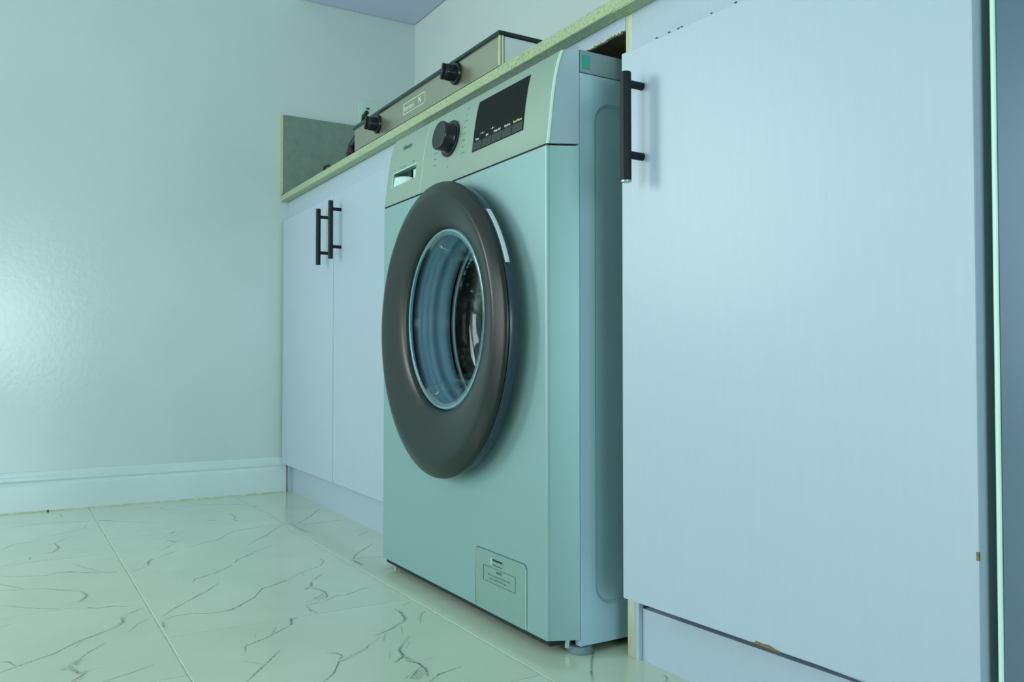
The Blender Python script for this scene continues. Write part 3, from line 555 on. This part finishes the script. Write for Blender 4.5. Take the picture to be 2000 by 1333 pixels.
# lower front panel with round opening
CX, CZ = -1.277, .4620
bm = bmesh.new(); FZ0, FZ1 = .0200, .7145
sec = section(.653, FX0, FX1); n = 96; RO = .205
a0 = FX0+.0045; a1 = FX1-.0045
ang = [2*PI*k/n for k in range(n)]
for cx_, cz_ in ((a0, FZ0), (a1, FZ0), (a0, FZ1), (a1, FZ1)): ang.append(math.atan2(cz_-CZ, cx_-CX) % (2*PI))
ang = sorted(set(ang)); inn, out, ind = [], [], []
for a in ang:
    c, s = math.cos(a), math.sin(a); ts = []
    if c > 1e-9: ts.append((a1-CX)/c)
    if c < -1e-9: ts.append((a0-CX)/c)
    if s > 1e-9: ts.append((FZ1-CZ)/s)
    if s < -1e-9: ts.append((FZ0-CZ)/s)
    t = min(ts); out.append(bm.verts.new((CX+c*t, .653, CZ+s*t))); inn.append(bm.verts.new((CX+c*RO, .653, CZ+s*RO))); ind.append(bm.verts.new((CX+c*RO, .662, CZ+s*RO)))
m_ = len(ang)
for k in range(m_):
    j = (k+1) % m_; bm.faces.new((inn[k], inn[j], out[j], out[k])); bm.faces.new((ind[k], ind[j], inn[j], inn[k]))
left = [p for p in sec if p[0] <= a0+1e-6]; right = [p for p in sec if p[0] >= a1-1e-6]
for side in (left, right):
    loft(bm, [[(x, y, FZ0) for x, y in side], [(x, y, FZ1) for x, y in side]])
for z in (FZ0, FZ1):
    bm.faces.new([bm.verts.new((x, y, z)) for x, y in left+right]) if z == FZ0 else None
bm2 = bmesh.new(); r0 = [bm2.verts.new((x, y, FZ1)) for x, y in sec]; r1 = [bm2.verts.new((x, YS, FZ1)) for x, y in sec]
for k in range(len(sec)-1):
    if (r0[k].co-r1[k].co).length > 1e-6 and (r0[k+1].co-r1[k+1].co).length > 1e-6: bm2.faces.new((r0[k], r0[k+1], r1[k+1], r1[k]))
merge(bm, bm2)
bmesh.ops.remove_doubles(bm, verts=bm.verts, dist=1e-5)
obj('front_panel', bm, 'shell_silver', WM, True, 14)
bm = bmesh.new(); box(bm, FX0+.002, FX1-.0015, .6553, .6945, .7135, .7185); obj('panel_gap', bm, 'gap_black', WM)
bm = bmesh.new(); box(bm, FX0+.006, FX1-.004, .6600, .6950, .0105, .0205); box(bm, X0+.004, X1-.004, .6975, YM-.01, .0085, .0135); obj('base_plate', bm, 'gap_black', WM)
# side sheets with a pressed recess
def side(x, s):
    bm = bmesh.new(); Y0, Z0, Z1 = YS+.0008, .0105, .8195
    o_ = [(Y0, Z0), (YM, Z0), (YM, Z1), (Y0, Z1)]
    inner = rrect(.7225, YM-.055, .0620, .7830, .030, 6)
    lv = [bm.verts.new((x, a, b)) for a, b in inner]
    mid = [bm.verts.new((x-s*.0045, a, b)) for a, b in rrect(.7270, YM-.0595, .0665, .7785, .027, 6)]
    N = len(lv); cor = [bm.verts.new((x, a, b)) for a, b in ((YM, Z1), (Y0, Z1), (Y0, Z0), (YM, Z0))]
    q = N//4
    for k in range(N):
        j = (k+1) % N; bm.faces.new((lv[k], lv[j], mid[j], mid[k]))
    for c in range(4):
        for k in range(q-1): bm.faces.new((cor[c], lv[c*q+k+1], lv[c*q+k]))
        bm.faces.new((cor[c], cor[(c+1) % 4], lv[((c+1)*q) % N], lv[c*q+q-1]))
    bm.faces.new(mid)
    # folded front edge
    e = [bm.verts.new((x, Y0, Z0)), bm.verts.new((x, Y0, Z1)), bm.verts.new((x-s*.012, Y0, Z1)), bm.verts.new((x-s*.012, Y0, Z0))]; bm.faces.new(e)
    return bm
obj('side_sheet', side(X1, 1), 'side_silver', WM, True, 25); obj('side_sheet', side(X0, -1), 'side_silver', WM, True, 25)
obj('back_sheet', B(X0+.002, X1-.002, YM-.004, YM, .012, .84), 'side_silver', WM)
LD = obj('lid', B(X0-.0004, X1+.0006, YS+.0012, YM+.003, .8205, .8530, .0025), 'lid_grey', WM, True, 30)
LD['label'] = 'greyer lid edge at the top of the side'
obj('sticker', B(X1+.0006, X1+.0014, .6995, .7135, .8265, .8455), 'green_sticker', WM)['label'] = 'small green sticker'
for x, yy in ((-.976, .7035), (-1.58, .7035), (-.985, 1.12), (-1.57, 1.12)):
    f = bmesh.new(); cyl(f, (x, yy, 0), (x, yy, .0030), .0185, .0195, 32); cyl(f, (x, yy, .003), (x, yy, .0095), .0195, .0150, 32)
    ft = obj('foot', f, 'foot_grey', WM, True, 40)
    obj('foot_screw', cyl(bmesh.new(), (x-.008, yy-.016, .006), (x-.008, yy-.016, .020), .0045, n=14), 'zinc', ft, True, 40)
# filter flap
bm = bmesh.new(); pts = rrect(-1.189, -1.0375, .0205, .1140, .007, 4)
pts = [(x, z) if z > .06 else (x if abs(x+1.11) < .07 else (-1.187 if x < -1.1 else -1.0375), max(z, .0205)) for x, z in pts]
a = [bm.verts.new((x, .6519, z)) for x, z in pts]; b = [bm.verts.new((x, .6535, z)) for x, z in pts]
bm.faces.new(a)
for k in range(len(pts)): bm.faces.new((a[k], b[k], b[(k+1) % len(pts)], a[(k+1) % len(pts)]))
FF = obj('filter_flap', bm, 'flap_silver', WM); FF['label'] = 'greyer filter flap with printed note'
bm = bmesh.new(); o1 = rrect(-1.1902, -1.0363, .0195, .1152, .008, 4); i1 = rrect(-1.1888, -1.0377, .0200, .1138, .007, 4)
A = [bm.verts.new((x, .6524, z)) for x, z in o1]; Bv = [bm.verts.new((x, .6524, z)) for x, z in i1]
for k in range(len(A)): bm.faces.new((A[k], A[(k+1) % len(A)], Bv[(k+1) % len(A)], Bv[k]))
obj('flap_seam', bm, 'print_dark', FF)
bm = bmesh.new(); box(bm, -1.0376, -1.0369, .6512, .6525, .021, .108); obj('flap_edge', bm, 'edge_light', FF)
bm = bmesh.new(); box(bm, -1.135, -1.103, .6512, .6520, .0945, .1055, .0002, 1); obj('finger_slot', bm, 'flap_silver', FF)
bm = bmesh.new(); box(bm, -1.133, -1.105, .6508, .6515, .1018, .1045); box(bm, -1.133, -1.105, .6508, .6515, .0953, .0962); obj('slot_shadow', bm, 'gap_black', FF)
bm = bmesh.new(); box(bm, -1.1385, -1.1365, .6508, .6518, .0950, .1050); obj('slot_edge', bm, 'recess_white', FF)
def frame2(bm, x0, x1, z0, z1, t, y):
    for a in ((x0, x1, z0, z0+t), (x0, x1, z1-t, z1), (x0, x0+t, z0, z1), (x1-t, x1, z0, z1)): box(bm, a[0], a[1], y, y+.0004, a[2], a[3])
bm = bmesh.new(); frame2(bm, -1.163, -1.067, .0665, .0905, .0006, .6514)
for s_, sz, x, z in (('NOTE', .0062, -1.115, .0835), ('Please close the drain pump filter firmly', .0042, -1.115, .0775), ('before using the machine again', .0042, -1.118, .0720)):
    merge(bm, warp(text_mesh(s_, sz, x, z, 'CENTER', .00012 if sz > .005 else 0), lambda c: (c.x, .6514, c.z)))
obj('printed_note', bm, 'print_dark', FF)

# door
DO = thing('tmp', '', ''); DO.name = 'door'; del DO['label']; del DO['category']
DO.parent = WM; DO.location = Vector((CX, .64, CZ))-WM.location
def lift(c):      # the glass sits high in the ring
    d = math.hypot(c.x-CX, c.z-CZ); t = max(0, min(1, (.238-d)/(.238-.160))); t = t*t*(3-2*t)
    return (c.x+.020*t, c.y, c.z+.0175*t)
R_ = lambda prof, nm, m, auto=None, **k: obj(nm, warp(lathe(bmesh.new(), prof, CX, CZ, **k), lambda c: swing(lift(c))), m, DO, True, auto)
PC = CZ+.0175
def swing(c):     # the door stands a little proud on its latch side
    a = math.radians(1.75); px, py = -1.522, .645; dx, dy = c[0]-px, c[1]-py
    return (px+dx*math.cos(a)+dy*math.sin(a), py-dx*math.sin(a)+dy*math.cos(a), c[2])
def trans(p, dr=.0): return [(r+dr, y) for r, y in p]
R_([(.2150, .6526), (.2360, .6528), (.2425, .6520), (.2440, .6490), (.2447, .6430), (.2447, .6385), (.2435, .6370), (.2330, .6370)], 'door_rim', 'rim_blue', 40, n=128)
R_([(.2360, .6372), (.2450, .6352), (.2478, .6328), (.2472, .6300), (.2430, .6270), (.2350, .6232), (.2275, .6200), (.2240, .6190), (.2190, .6188), (.2080, .6197), (.1950, .6214), (.1800, .6238), (.1680, .6266), (.1590, .6298), (.1540, .6330), (.1518, .6385), (.1515, .6450), (.1540, .6480)], 'door_ring', 'ring_dark', 50, n=128)
R_([(.1522, .6430), (.1517, .6430), (.1508, .6405), (.1500, .6390)], 'glass_seal', 'gap_black', n=96)
R_([(.2445, .6470), (.2456, .6455), (.2457, .6400), (.2445, .6388)], 'grip_strip', 'steel_side', None, n=24, a0=math.radians(22), a1=math.radians(47))
gl = [(.1508, .6440), (.1500, .6400), (.1475, .6380), (.1430, .6378), (.1395, .6400), (.1375, .6450), (.1340, .6600), (.1290, .6850), (.1240, .7050), (.1180, .7200), (.1060, .7300), (.0850, .7360), (.0500, .7385), (0, .7395)]
gi = [(0, .7445), (.0520, .7435), (.0880, .7410), (.1100, .7345), (.1225, .7235), (.1290, .7070), (.1340, .6860), (.1390, .6620), (.1430, .6500), (.1508, .6470)]
gl = [(r, y-.003 if r > .125 else y) for r, y in gl]
R_(gl, 'glass_bowl', 'bowl_glass', None, n=96)
R_([(.1512, .6415), (.1500, .6370), (.1480, .6352), (.1462, .6355), (.1468, .6380), (.1480, .6420)], 'glass_rim', 'glass_edge', n=96)
GK = obj('gasket', lathe(bmesh.new(), [(.2030, .6640), (.1900, .6620), (.1700, .6600), (.1640, .6610), (.1610, .6650), (.1640, .6700), (.1600, .6780), (.1540, .6800), (.1525, .6860), (.1560, .6930), (.1620, .6990), (.1580, .7050), (.1530, .7110), (.1545, .7200), (.1620, .7270), (.1680, .7300), (.1750, .7320)], CX+.010, PC), 'rubber', WM, True)
DM = obj('drum', lathe(bmesh.new(), [(.1700, .7400), (.1640, .7390), (.1625, .7420), (.1650, .7460), (.2000, .7560), (.2320, .7700), (.2380, .7800), (.2380, 1.040), (.2300, 1.055), (.1200, 1.070), (0, 1.075)], CX, CZ, 128), 'drum_steel', WM, True, 50)
obj('drum_lip', lathe(bmesh.new(), [(.1700, .7345), (.1640, .7332), (.1608, .7350), (.1612, .7385), (.1660, .7400)], CX+.010, PC), 'steel_side', DM, True)
for k in range(3):
    a = math.radians(155+120*k); bm = bmesh.new(); ca, sa = math.cos(a), math.sin(a)
    def P3(r, t, y): return (CX+r*ca-t*sa, y, CZ+r*sa+t*ca)
    rows = []
    for y, h, w in ((.775, .02, .030), (.80, .055, .030), (.90, .062, .028), (1.00, .055, .028), (1.04, .02, .026)):
        rows.append([P3(.237, -w, y), P3(.237-h*.8, -w*.45, y), P3(.237-h, 0, y), P3(.237-h*.8, w*.45, y), P3(.237, w, y)])
    loft(bm, rows); bm.faces.new([bm.verts.new(p) for p in rows[0]])
    obj('paddle', bm, 'rubber' if False else 'drum_steel', DM, True, 40)
bm = lathe(bmesh.new(), [(.205, .664), (.262, .664), (.262, 1.10), (0, 1.10)], CX, CZ, 48); obj('tub', bm, 'gap_black', WM)

# control knob on the tilted panel
til = math.radians(8.5)
KC = Vector((-1.3010, fy(.7965)-.0006, .7965)); KM = Matrix.Translation(KC) @ Matrix.Rotation(-til, 4, 'X')
def knob_part(prof, nm, m, parent, auto=35, n=64):
    bm = lathe(bmesh.new(), prof, 0, 0, n); bmesh.ops.transform(bm, matrix=KM, verts=bm.verts); return obj(nm, bm, m, parent, True, auto)
KN = knob_part([(.0300, .002), (.0325, .0005), (.0325, -.0020), (.0312, -.0034), (.0265, -.0040), (.0258, -.0060), (.0252, -.0180), (.0258, -.0205), (.0250, -.0225), (.0240, -.0230)], 'program_knob', 'black_plastic', WM)
knob_part([(.0240, -.0230), (.0236, -.0222), (.0120, -.0212), (0, -.0210)], 'knob_face', 'knob_face', KN)
bm = box(bmesh.new(), -.0009, .0009, -.0215, -.0045, -.0262, -.0246); bmesh.ops.transform(bm, matrix=KM, verts=bm.verts); obj('knob_mark', bm, 'knob_mark', KN)
# program marks: rows of tiny dark print either side of the knob
bm = bmesh.new(); rr = random.Random(8)
for s in (-1, 1):
    for k in range(8):
        z = .8375-k*.0112; L = rr.uniform(.010, .021)
        xa = -1.2560 if s > 0 else -1.3480
        if s > 0 and abs(k-3.5) < 3: xa += 0
        x = xa if s > 0 else xa-L
        while L > .003:
            w = rr.uniform(.0016, .0030); box(bm, x, x+w, 0, .0003, z, z+rr.choice((.0013, .0016, .0021))); x += w+.0006; L -= w+.0006
for x, z in ((-1.301, .8400), (-1.301, .7450), (-1.262, .806), (-1.262, .79)): box(bm, x-.0012, x+.0012, 0, .0003, z, z+.0028)
obj('printed_programs', onf(bm, .0003), 'print_mid', WM)['kind'] = 'stuff'
# display
bm = bmesh.new(); DX0, DX1, DZ0, DZ1 = -1.2120, -1.0545, .7530, .8385
nz = 10
for k in range(nz): 
    z0 = DZ0+(DZ1-DZ0)*k/nz; z1 = DZ0+(DZ1-DZ0)*(k+1)/nz
    vs = [bm.verts.new((x, 0, z)) for x, z in ((DX0, z0), (DX1, z0), (DX1, z1), (DX0, z1))]; bm.faces.new(vs)
    vs = [bm.verts.new((x, y, z)) for x, y, z in ((DX0, 0, z0), (DX0, .0008, z0), (DX0, .0008, z1), (DX0, 0, z1))]; bm.faces.new(vs)
bmesh.ops.remove_doubles(bm, verts=bm.verts, dist=1e-6)
DP = obj('display', onf(bm, .0008), 'display_glass', WM, True, 40)
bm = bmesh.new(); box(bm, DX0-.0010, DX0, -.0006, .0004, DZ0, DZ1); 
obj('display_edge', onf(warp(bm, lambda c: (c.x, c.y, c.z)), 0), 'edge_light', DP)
for k in range(5):
    w = (DX1-DX0)/5; x = DX0+k*w
    obj('button', onf(B(x+.0007, x+w-.0007, -.0010, -.0004, DZ0+.0008, .7675), .0006), 'display_button', DP)
def pr(items, nm, m, parent, off):
    for s_, sz, x, z, al in items: obj(nm, onf(text_mesh(s_, sz, x, z, al, .00008), off), m, parent)
pr([('Temp.', .0052, -1.1975, .7705, 'CENTER'), ('Spin', .0052, -1.1650, .7705, 'CENTER'), ('Delay End', .0052, -1.1330, .7705, 'CENTER'), ('Options', .0055, -1.1020, .7705, 'CENTER')], 'printed_word', 'print_white', DP, .0012)
pr([('Start/Pause', .0056, -1.0720, .7705, 'CENTER')], 'printed_word', 'print_yellow', DP, .0012)
bm = bmesh.new()
for x in (-1.182, -1.149):
    for a in ((x-.0065, x-.0025), (x+.0025, x+.0065)): box(bm, a[0], a[1], 0, .0002, .7788, .7793)
    box(bm, x-.0004, x+.0004, 0, .0002, .7775, .7808); box(bm, x-.0014, x+.0014, 0, .0002, .7785, .7797)
obj('lock_icons', onf(bm, .0011), 'print_white', DP)
bm = text_mesh('Hisense', .0125, -1.5145, .8225, 'LEFT', .0006); obj('printed_logo', onf(bm, .0005), 'print_dark', DR)
pr([('Power Inverter', .0055, -1.5180, .7860, 'LEFT'), ('7kg', .0062, -1.4580, .7868, 'LEFT')], 'printed_word', 'print_mid', DR, .0005)

# ------------------------------------------------------------------ gas cooker on the worktop
CK = thing('gas_cooker', 'stainless steel table-top gas cooker with two black knobs on the worktop', 'cooker', (-1.65, .95, .93))
cx0, cx1, cy0, cy1, cz0, cz1 = -2.030, -1.300, .7610, 1.13, .9430, .9985
bm = B(cx0, cx1, cy0, cy1, cz0, cz1); obj('body', bm, 'steel', CK)
obj('base_tray', B(cx0+.012, cx1-.012, cy0+.0015, cy1-.002, .9375, cz0), 'gap_black', CK)
obj('side_plate', B(cx1+.0002, cx1+.0012, cy0+.010, cy1-.01, cz0+.002, cz1-.001), 'steel_side', CK)['label'] = 'side plate with a bright reflection put into its colour'
obj('side_plate', B(cx0-.0012, cx0-.0002, cy0+.010, cy1-.01, cz0+.002, cz1-.001), 'steel_side', CK)
bm = bmesh.new(); cyl(bm, (cx1-.0015, cy0+.0012, cz0), (cx1-.0015, cy0+.0012, cz1), .0026, n=12); cyl(bm, (cx1+.0005, cy0+.0065, cz0), (cx1+.0005, cy0+.0065, cz1), .0022, n=12); obj('corner_bead', bm, 'steel_edge', CK, True, 40)
bm = bmesh.new(); r = .0045      # black rolled rim
box(bm, cx0-.004, cx1+.0035, cy0-.0045, cy0+.006, cz1, cz1+.0078, .003, 3); box(bm, cx0-.004, cx1+.0035, cy1-.004, cy1+.004, cz1, cz1+.0078, .003, 3)
box(bm, cx1-.004, cx1+.0045, cy0-.004, cy1+.004, cz1, cz1+.0078, .003, 3); box(bm, cx0-.0045, cx0+.004, cy0-.004, cy1+.004, cz1, cz1+.0078, .003, 3)
obj('top_rim', bm, 'rim_black', CK, True, 40)
obj('hob_plate', B(cx0+.002, cx1-.002, cy0+.003, cy1-.002, cz1+.0005, cz1+.0065), 'stove_glass', CK)
for bx in (-1.83, -1.48):
    b = bmesh.new(); cyl(b, (bx, .95, cz1+.0065), (bx, .95, cz1+.016), .055, .045, 32); cyl(b, (bx, .95, cz1+.016), (bx, .95, cz1+.021), .030, .026, 32)
    bo = obj('burner', b, 'cast_iron', CK, True, 40)
    for k in range(4):
        t = bmesh.new()
        a = PI/4+k*PI/2; c_, s_ = math.cos(a), math.sin(a)
        tube(t, [(bx+.10*c_, .95+.10*s_, cz1+.0065), (bx+.095*c_, .95+.095*s_, cz1+.026), (bx+.035*c_, .95+.035*s_, cz1+.026)], .0032, 8)
        obj('support_arm', t, 'cast_iron', bo, True, 40)
obj('rim_clip', warp(B(-1.334, -1.329, .842, .850, cz1+.0070, cz1+.022), lambda c: (c.x-.25*(c.z-cz1-.007)*(1 if c.x < -1.332 else -.2), c.y, c.z)), 'cast_iron', CK)
for kx, kz in ((-1.468, .9770), (-1.874, .9745)):
    b = bmesh.new()
    K2 = Matrix.Translation((kx, cy0, kz))
    lathe(b, [(.0215, .0005), (.0220, -.003), (.0205, -.006), (.0150, -.008)], 0, 0, 32)
    bmesh.ops.transform(b, matrix=K2, verts=b.verts); kb = obj('knob', b, 'black_plastic', CK, True, 40)
    b = bmesh.new(); n = 32; prof = [(.0170, -.007), (.0178, -.016), (.0172, -.026), (.0158, -.0285), (0, -.0285)]
    lathe(b, prof, 0, 0, n)
    for v in b.verts:      # scalloped grip
        if v.co.y < -.008:
            a = math.atan2(v.co.z, v.co.x); q = 1-.12*(.5-.5*math.cos(6*a)); v.co.x *= q; v.co.z *= q
    box(b, -.0034, .0034, -.0335, -.027, -.0155, .0155, .0012, 1)
    bmesh.ops.transform(b, matrix=K2 @ Matrix.Rotation(.35, 4, 'Y'), verts=b.verts); obj('knob_grip', b, 'black_plastic', kb, True, 40)
for x in (cx0+.05, cx1-.05):
    for yy in (cy0+.04, cy1-.04):
        zt = .9179+DROP*(-x-.92); obj('foot', cyl(bmesh.new(), (x, yy, zt), (x, yy, .9380), .010), 'black_plastic', CK, True, 40)
# raised badge print on the cooker front
bm = bmesh.new(); x0, x1, z0, z1 = -1.727, -1.612, .9590, .9830
def fr(bm, x0, x1, z0, z1, t):
    for a in ((x0, x1, z0, z0+t), (x0, x1, z1-t, z1), (x0, x0+t, z0, z1), (x1-t, x1, z0, z1)): box(bm, a[0], a[1], cy0-.0004, cy0+.0002, a[2], a[3])
fr(bm, x0, x1, z0, z1, .0012)
merge(bm, warp(text_mesh('Ramtons', .0150, -1.722, .9660, 'LEFT', .0002), lambda c: (c.x, cy0-.0004, c.z)))
merge(bm, warp(text_mesh('N', .0185, -1.646, .9655, 'LEFT', .0004), lambda c: (c.x, cy0-.0004, c.z)))
mat('badge', (.75, .85, .68), .4); obj('printed_badge', bm, 'badge', CK)

# hose behind the left end of the cooker
ho = bmesh.new()
tube(ho, [(-2.103, .777, .934), (-2.110, .779, .955), (-2.106, .784, .978), (-2.092, .792, .996), (-2.074, .802, 1.006), (-2.058, .822, 1.010), (-2.060, .90, 1.006), (-2.062, 1.0, .99), (-2.062, 1.10, .95)], .0115, 14)
tube(ho, [(-2.072, .805, 1.008), (-2.082, .802, 1.034), (-2.070, .800, 1.049), (-2.045, .800, 1.053)], .0055, 10)
tag(obj('gas_hose', ho, 'cast_iron', None, True, 40), 'black rubber hose curving up beside the left end of the gas cooker', 'hose')
w1 = bmesh.new(); tube(w1, [(-2.300, .772, .9335), (-2.302, .772, .945), (-2.300, .773, .9555), (-2.294, .774, .9585), (-2.270, .776, .9575), (-2.262, .777, .9500), (-2.262, .778, .9335)], .0032, 8)
tag(obj('wire_hook', w1, 'handle_black', None, True, 40), 'small black bent wire on the worktop before the stone splash', 'wire')

# wall switch
SW = thing('wall_socket', 'pale square wall socket on the left wall behind the gas cooker', 'socket', (XL, 1.072, 1.23))
obj('plate', B(XL+.0005, XL+.0095, .999, 1.146, 1.190, 1.2735, .002), 'switch_plastic', SW, True, 40)
for yy in (1.0375, 1.1075):
    obj('socket_face', B(XL+.0092, XL+.0112, yy-.028, yy+.028, 1.200, 1.264, .001), 'switch_plastic', SW)
obj('rocker', B(XL+.0105, XL+.0145, 1.026, 1.036, 1.247, 1.2515), 'dark_dot', SW)

# tiny dark crumb at the skirting
bm = bmesh.new(); bmesh.ops.create_icosphere(bm, subdivisions=1, radius=.0032, matrix=Matrix.Translation((XL+.0215, .112, .0026)))
tag(obj('crumb', bm, 'dark_dot'), 'tiny black crumb on the floor against the left skirting', 'crumb')
